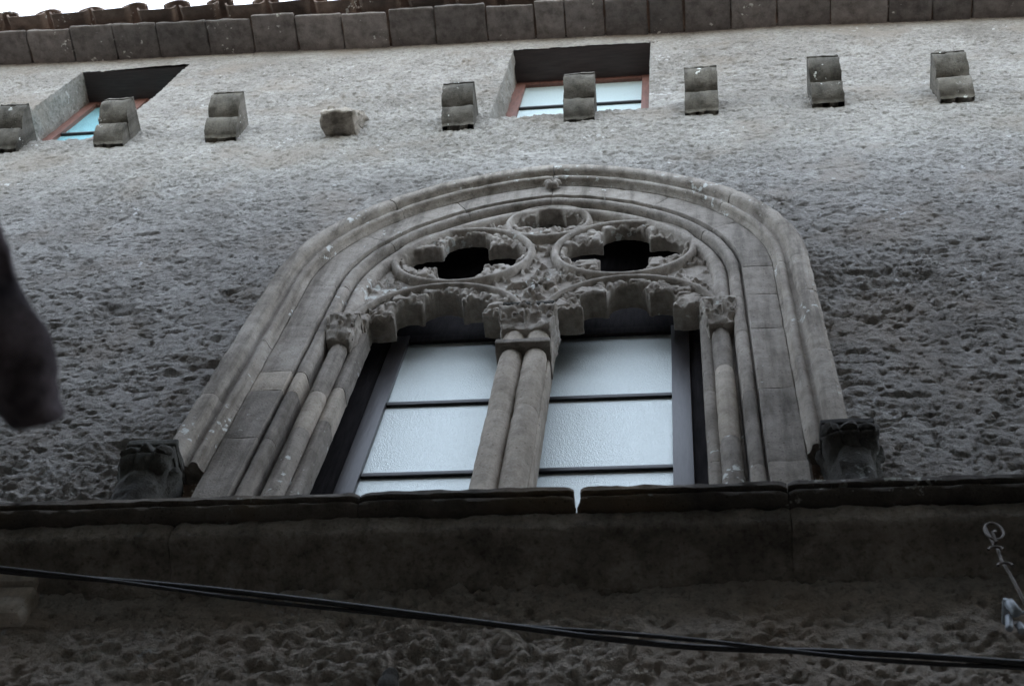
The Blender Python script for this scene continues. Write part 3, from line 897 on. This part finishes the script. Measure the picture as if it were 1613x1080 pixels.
def tracery():
    c = 0.0072
    us = np.arange(-1.055, 1.056, c); zs_ = np.arange(6.75, 8.46, c)
    U, Z = np.meshgrid(us, zs_)
    S = np.minimum(outer(U, Z), -openings(U, Z))
    nx = len(us)
    ins = S > 0
    idx = -np.ones(S.shape, int)
    idx[ins] = np.arange(ins.sum())
    pu = list(U[ins]); pz = list(Z[ins]); bnd = [False] * len(pu)
    full = ins[:-1, :-1] & ins[1:, :-1] & ins[:-1, 1:] & ins[1:, 1:]
    anyi = ins[:-1, :-1] | ins[1:, :-1] | ins[:-1, 1:] | ins[1:, 1:]
    i, j = np.nonzero(full)
    F = np.stack([idx[i, j], idx[i, j + 1], idx[i + 1, j + 1], idx[i + 1, j]], -1).tolist()
    ed = {}
    def cross(p, q):
        key = (p, q) if p < q else (q, p)
        if key not in ed:
            a, b = S[key[0]], S[key[1]]
            t = min(max(a / (a - b), 0.02), 0.98)
            pu.append(U[key[0]] * (1 - t) + U[key[1]] * t); pz.append(Z[key[0]] * (1 - t) + Z[key[1]] * t)
            ed[key] = len(pu) - 1
        return ed[key]
    segs = []
    for ci, cj in zip(*np.nonzero(anyi & ~full)):
        cs = [(ci, cj), (ci, cj + 1), (ci + 1, cj + 1), (ci + 1, cj)]
        poly = []; cr = []
        for k in range(4):
            p, q = cs[k], cs[(k + 1) % 4]
            if ins[p]: poly.append(int(idx[p]))
            if ins[p] != ins[q]:
                v = cross(p, q); poly.append(v); cr.append((v, bool(ins[p])))
        if len(poly) > 2: F.append(poly)
        if len(cr) == 2:
            (v0, o0), (v1, o1) = cr
            segs.append((v0, v1) if o0 else (v1, v0))
        elif len(cr) == 4:
            for k in range(4):
                if cr[k][1]: segs.append((cr[k][0], cr[(k + 1) % 4][0]))
    pu = np.array(pu); pz = np.array(pz)
    Sd = np.minimum(outer(pu, pz), -openings(pu, pz))
    h = relief(pu, pz)
    yf = 0.095 - h + 0.014 * np.clip(1 - Sd / 0.014, 0, 1) ** 2
    V = [np.stack([XC + pu, yf, pz], -1)]
    off = len(pu)
    used = sorted({v for s in segs for v in s})
    lv = [0.12, 0.15, 0.185, 0.215]
    maps = [{v: v for v in used}]
    for L, yb in enumerate(lv):
        mu = pu[used]; mz = pz[used]
        n = (fbm(mu * 20, mz * 20, yb * 30, 3) - 0.5) * 0.012
        yy_ = np.where(mz > 7.25, 0.095 + (yb - 0.095) * 0.5, yb)      # the pierced head is thinner than the cusped arches
        V.append(np.stack([XC + mu + n, yy_, mz + n * 0.7], -1))
        maps.append({v: off + k for k, v in enumerate(used)}); off += len(used)
    for (a, b) in segs:
        for L in range(len(lv)):
            m0, m1 = maps[L], maps[L + 1]
            F.append([m0[b], m0[a], m1[a], m1[b]])
    o = build('tracery', np.concatenate(V), F, M_TRAC, None, angle=55)
    bm = bmesh.new(); bm.from_mesh(o.data)
    bmesh.ops.recalc_face_normals(bm, faces=bm.faces)
    bm.to_mesh(o.data); bm.free()
    return into(o)
tracery()
# small flower on the crown of the arch
parts = []
for k in range(5):
    a = R(90 + 72 * k)
    t = np.linspace(0, 1, 5)
    parts.append(tube([(XC + 0.055 * s * math.cos(a), -0.018 - 0.018 * math.sin(math.pi * s), 8.565 + 0.055 * s * math.sin(a)) for s in t], [0.012, 0.02, 0.024, 0.02, 0.008], 8))
parts.append(tube([(XC, 0.01, 8.565), (XC, -0.03, 8.565), (XC, -0.045, 8.565)], [0.02, 0.02, 0.008], 8))
V, F = merge(parts)
into(fix_normals(build('fleuron', V, F, M_STONE, None, angle=60)))

# timber frame and glass behind the stone
GY = 0.33
def gb(name, u0, u1, y0, y1, z0, z1, mat, bev=0.004):
    return into(box(name, XC + u0, XC + u1, y0, y1, z0, z1, mat, None, bev))
ZT = 7.03
for s in (1, -1):
    def side(u0, u1): return (min(s * u0, s * u1), max(s * u0, s * u1))
    gb('frame_board', *side(0.818, 1.10), GY - 0.005, GY + 0.06, 4.5, 8.6, M_WOOD)
    gb('sash_stile', *side(0.722, 0.816), GY - 0.025, GY + 0.04, 4.5, ZT + 0.07, M_STILE)
    gb('sash_stile', *side(0.005, 0.082), GY - 0.025, GY + 0.04, 4.5, ZT + 0.07, M_WOOD)
    gb('top_rail', *side(0.084, 0.720), GY - 0.02, GY + 0.04, ZT, ZT + 0.08, M_WOOD)
    zb = [4.90, 5.615, 6.315]
    prev = 4.5
    for z in zb + [ZT]:
        u0, u1 = side(0.082, 0.722)
        into(box('pane', XC + u0, XC + u1, GY, GY + 0.006, prev, z, M_GLASS, None, 0.0))
        prev = z
    for z in zb:
        gb('glazing_bar', *side(0.083, 0.721), GY - 0.016, GY + 0.03, z - 0.016, z + 0.016, M_BAR, 0.005)
gb('transom_board', -0.815, 0.815, GY - 0.005, GY + 0.05, ZT + 0.083, 8.6, M_WOOD)

# leafy brackets carrying the ends of the hood
def bracket(xc, seed, straight):
    top, bot = 0.108, (0.088 if straight else 0.064)
    parts = []
    n, m = 33, 20
    core = []
    for i in range(m):
        t = i / (m - 1)
        hw = bot + (top - bot) * t; dp = 0.115 + 0.045 * t ** 1.5
        for k in range(n):
            a = math.pi * k / (n - 1)
            cx = math.copysign(abs(math.cos(a)) ** 0.6, math.cos(a)); cy = abs(math.sin(a)) ** 0.6
            core.append((xc - cx * hw, 0.04 - (dp + 0.04) * cy, 4.55 + 0.52 * t))
    cf = [[i * n + k, i * n + k + 1, (i + 1) * n + k + 1, (i + 1) * n + k] for i in range(m - 1) for k in range(n - 1)]
    cf.append([(m - 1) * n + k for k in range(n)][::-1]); cf.append(list(range(n)))
    parts.append((core, cf))
    for j, (fx, fy) in enumerate(((-1.0, 0.4), (-0.72, 0.98), (-0.02, 1.04), (0.70, 0.98), (1.0, 0.4))):
        w = 0.045 if 0 < j < 4 else 0.035
        p = [(xc + fx * bot * 0.6, -0.04 * fy, 4.78), (xc + fx * (bot + (top - bot) * 0.4) * 0.7, -0.06 * fy, 4.86), (xc + fx * (bot + (top - bot) * 0.85) * 0.75, -0.095 * fy, 4.94),
             (xc + fx * top * 0.86, -0.135 * fy, 4.99), (xc + fx * top * 0.93, -0.158 * fy, 5.025), (xc + fx * top * 1.0, -0.176 * fy, 5.024), (xc + fx * top * 1.03, -0.185 * fy, 5.0)]
        pp = np.array(p); q = np.linspace(0, 6, 22)
        pp = np.stack([np.interp(q, np.arange(7), pp[:, k]) for k in range(3)], -1)
        parts.append(tube(pp, np.interp(q, [0, 2, 4, 5, 6], [w * 0.7, w * 0.95, w, w * 0.8, w * 0.4]), 10))
    V, F = merge(parts)
    V = V + np.stack([fbm(V[:, 0] * 30 + seed, V[:, 1] * 30, V[:, 2] * 26 + k * 7, 3) - 0.5 for k in range(3)], -1) * 0.04
    o = into(fix_normals(build('hood_bracket', V, F, M_BLACK, None, angle=60)))
    into(rough_box('bracket_slab', xc - 0.108, xc + 0.108, -0.168, 0.03, 5.095, 5.135, M_BLACK, None, bevel=0.008, cuts=7, amp=0.013, freq=17))
    into(rough_box('bracket_slab', xc - 0.102, xc + 0.102, -0.16, 0.03, 5.06, 5.098, M_BLACK, None, bevel=0.004, cuts=5, amp=0.005, freq=26))
    return o
bracket(XC - 1.462, 3.0, True)
bracket(XC + 1.43, 9.0, False)

# flat stones laid bare in the plaster at the left, under the course
patch = empty('bare_stone_patch', (-2.66, 0, 4.2 + ZO), palace)
for a, b, c_, d, s in ((-3.05, -2.47, 4.258, 4.328, 1), (-3.0, -2.45, 4.06, 4.24, 2)):
    o = rough_box('bare_stone', a, b, -0.07, 0.05, c_, d, M_PALE, None, bevel=0.03, cuts=8, amp=0.022, freq=11)
    o.location = Vector(o.location) - patch.location; o.parent = patch

# ------------------------------------------------------------------ building across the street (behind the viewer)
nb = empty('neighbouring_building', (0, -3.75, 0))
tag(nb, 'plain grey plastered building across the narrow street', 'building')
def nadd(o):
    o.location = Vector(o.location) - nb.location; o.parent = nb
    return o
HN = 9.5
nadd(box('wall', -60, 60, -11, -3.75, -1.6, HN, M_NEIGH, None, 0.02))
nadd(box('roof', -60, 60, -11.3, -3.5, HN + 0.002, HN + 0.12, M_TILE, None, 0.02))
for x in (-10, -6.2, -2.2, 2.0, 6.0, 10):
    for z in (1.6, 5.4):
        w = nadd(box('window', x - 0.5, x + 0.5, -3.76, -3.73, z, z + 1.7, M_WOOD, None, 0.004))
        for xx in (-0.24, 0.24):
            p = box('pane', x + xx - 0.2, x + xx + 0.2, -3.729, -3.725, z + 0.1, z + 1.6, M_GLASS2, None, 0.0)
            p.location = Vector(p.location) - nb.location - w.location; p.parent = w

# ------------------------------------------------------------------ cables across the front
CP = np.array([(-6.5, 5.10), (-4.4, 4.63), (-2.575, 4.226), (-2.05, 4.136), (-1.546, 4.024), (-1.075, 3.929), (-0.629, 3.837), (-0.208, 3.759), (0.193, 3.695), (0.578, 3.646), (0.97, 3.598), (2.0, 3.50), (3.6, 3.45)])
def cable(ph, r, name, label):
    xs = np.linspace(-6.5, 3.6, 320)
    zz = np.interp(xs, CP[:, 0], CP[:, 1])
    ker = np.ones(21) / 21
    zz = np.convolve(np.pad(zz, 10, 'edge'), ker, 'valid')
    tw = xs * 2.6 + 0.5 * np.sin(xs * 1.7) + ph
    rr = 0.0105 + 0.0035 * np.sin(xs * 3.1 + 1)
    P = np.stack([xs, -0.14 + rr * np.cos(tw), zz + rr * np.sin(tw)], -1)
    V, F = tube(P, r, 8)
    o = build(name, V, F, M_CABLE, None, angle=80)
    return tag(o, label, 'cable', 'pair of cables strung across the wall')
cable(0.0, 0.0105, 'overhead_cable', 'thicker of the two black cables twisted together below the sill course')
cable(math.pi, 0.0075, 'overhead_cable', 'thinner of the two black cables twisted together below the sill course')

# ------------------------------------------------------------------ iron eye with stay, insulator clamp at the right edge
eye = empty('iron_eye', (1.0, -0.2, 3.75 + ZO))
tag(eye, 'rusty iron ring eye with twisted stay wire under the sill, right edge', 'iron hook')
def eadd(o, par):
    o.location = Vector(o.location) - par.location; o.parent = par
    return o
def at(px, yy):
    """points given on the plane y = -0.10, moved to depth yy along with their scale"""
    k = (3.0 + yy) / 2.9
    return [(x * k, yy + d, z * k) for x, d, z in px]
t = np.linspace(0, 2 * math.pi, 25)
V, F = tube(at([(1.046 + 0.031 * math.cos(q), 0, 4.395 + 0.052 * math.sin(q)) for q in t], -0.21), 0.0048, 8, False)
eadd(build('ring', V, F, M_IRON, None), eye)
V, F = tube(at([(1.05, 0.0, 4.395), (1.036, -0.01, 4.37), (1.040, 0.0, 4.33), (1.036, 0.02, 4.33), (1.036, 0.05, 4.56)], -0.21), 0.0055, 8)
eadd(build('shank', V, F, M_IRON, None), eye)
V, F = tube(at([(1.036, 0, 4.29), (1.034, 0, 4.22), (1.044, 0, 4.14), (1.056, 0.01, 4.06), (1.075, 0.03, 3.93), (1.09, 0.12, 3.86), (1.09, 0.25, 3.86)], -0.21), 0.0055, 8)
eadd(build('stay_rod', V, F, M_IRON, None), eye)
for cx, cz in ((1.025, 4.262), (1.036, 4.165)):
    tt = np.linspace(0, math.pi, 9)
    V, F = tube(at([(cx + 0.024 * math.cos(q), -0.012, cz + 0.018 * math.sin(q)) for q in tt], -0.21), 0.0052, 6)
    eadd(build('tie', V, F, M_IRON, None), eye)

clamp = empty('cable_clamp', (1.0, -0.1, 3.76 + ZO))
tag(clamp, 'pale metal cable clamp with insulators at the right edge', 'clamp')
def cyl(p, q, r, mat, name, par, n=12):
    p, q = np.array(p, float), np.array(q, float)
    pts = [p, p + (q - p) * 0.06, p + (q - p) * 0.5, p + (q - p) * 0.94, q]
    V, F = tube(pts, [r * 0.75, r, r * 1.02, r, r * 0.75], n)
    return eadd(build(name, V, F, mat, None, angle=60), par)
cyl((0.978, -0.14, 3.845), (0.963, -0.15, 3.765), 0.012, M_GALV, 'insulator', clamp)
cyl((0.985, -0.165, 3.885), (1.000, -0.165, 3.825), 0.017, M_GALV, 'insulator', clamp)
cyl((1.005, -0.13, 3.815), (1.002, -0.14, 3.765), 0.012, M_GALV, 'insulator', clamp)
cyl((0.985, -0.15, 3.925), (0.985, -0.06, 3.915), 0.010, M_GALV, 'bolt', clamp)
cyl((0.99, -0.135, 3.875), (1.16, -0.12, 3.875), 0.006, M_GALV, 'strap', clamp)
cyl((0.998, -0.12, 3.84), (1.16, 0.04, 3.82), 0.011, M_IRON, 'arm', clamp)

# dark knob at the bottom edge
V = []; n = 18; prof = [(0.014, 3.40), (0.016, 3.50), (0.034, 3.535), (0.04, 3.565), (0.034, 3.60), (0.024, 3.62), (0.028, 3.635), (0.022, 3.652), (0.006, 3.66)]
for r_, z in prof:
    for k2 in range(n):
        a = 2 * math.pi * k2 / n; V.append((-0.995 + r_ * math.cos(a), -0.10 + r_ * math.sin(a), z))
m = len(prof)
F = [[i * n + k2, i * n + (k2 + 1) % n, (i + 1) * n + (k2 + 1) % n, (i + 1) * n + k2] for i in range(m - 1) for k2 in range(n)]
F.append([(m - 1) * n + k2 for k2 in range(n)])
kb = empty('iron_finial', (-0.995, -0.1, 3.4 + ZO))
tag(kb, 'dark rounded iron knob poking up at the bottom edge', 'finial')
eadd(build('knob', V, F, M_BLACK, None), kb)
V, F = tube([(-0.995, -0.10, 3.45), (-0.995, -0.09, 3.40), (-0.995, -0.03, 3.37), (-0.995, 0.04, 3.37)], 0.013, 10)
eadd(build('stem', V, F, M_IRON, None), kb)

# ------------------------------------------------------------------ near timber arm at the left edge, fixed to the building across the street
EYE = np.array([0, -3.0, 0.0])
arm_path = np.array([(-1.75, -3.85, 2.25), (-1.45, -3.3, 2.12), (-1.15, -2.80, 1.93), (-0.985, -2.50, 1.75), (-0.925, -2.345, 1.66), (-0.895, -2.27, 1.635), (-0.876, -2.215, 1.618), (-0.866, -2.175, 1.604), (-0.864, -2.145, 1.594)])
ts = np.linspace(0, len(arm_path) - 1, 60)
P = np.stack([np.interp(ts, np.arange(len(arm_path)), arm_path[:, k]) for k in range(3)], -1)
ker = np.ones(5) / 5
P = np.stack([np.convolve(np.pad(P[:, k], 2, 'edge'), ker, 'valid') for k in range(3)], -1)
rad = np.interp(ts, [0, 3, 4, 4.6, 5, 5.4, 6, 6.6, 7, 7.7, 8], [0.05, 0.05, 0.044, 0.038, 0.044, 0.050, 0.044, 0.049, 0.046, 0.036, 0.018])
V, F = tube(P, rad, 20)
d = np.stack([fbm(V[:, 0] * 16 + 5, V[:, 1] * 16, V[:, 2] * 16 + k * 7, 4) - 0.5 for k in range(3)], -1) * 0.045
o = build('timber_arm', V + d, F, M_ARM, None, angle=80)
tag(o, 'dark blurred timber arm jutting in close by at the left edge', 'beam')
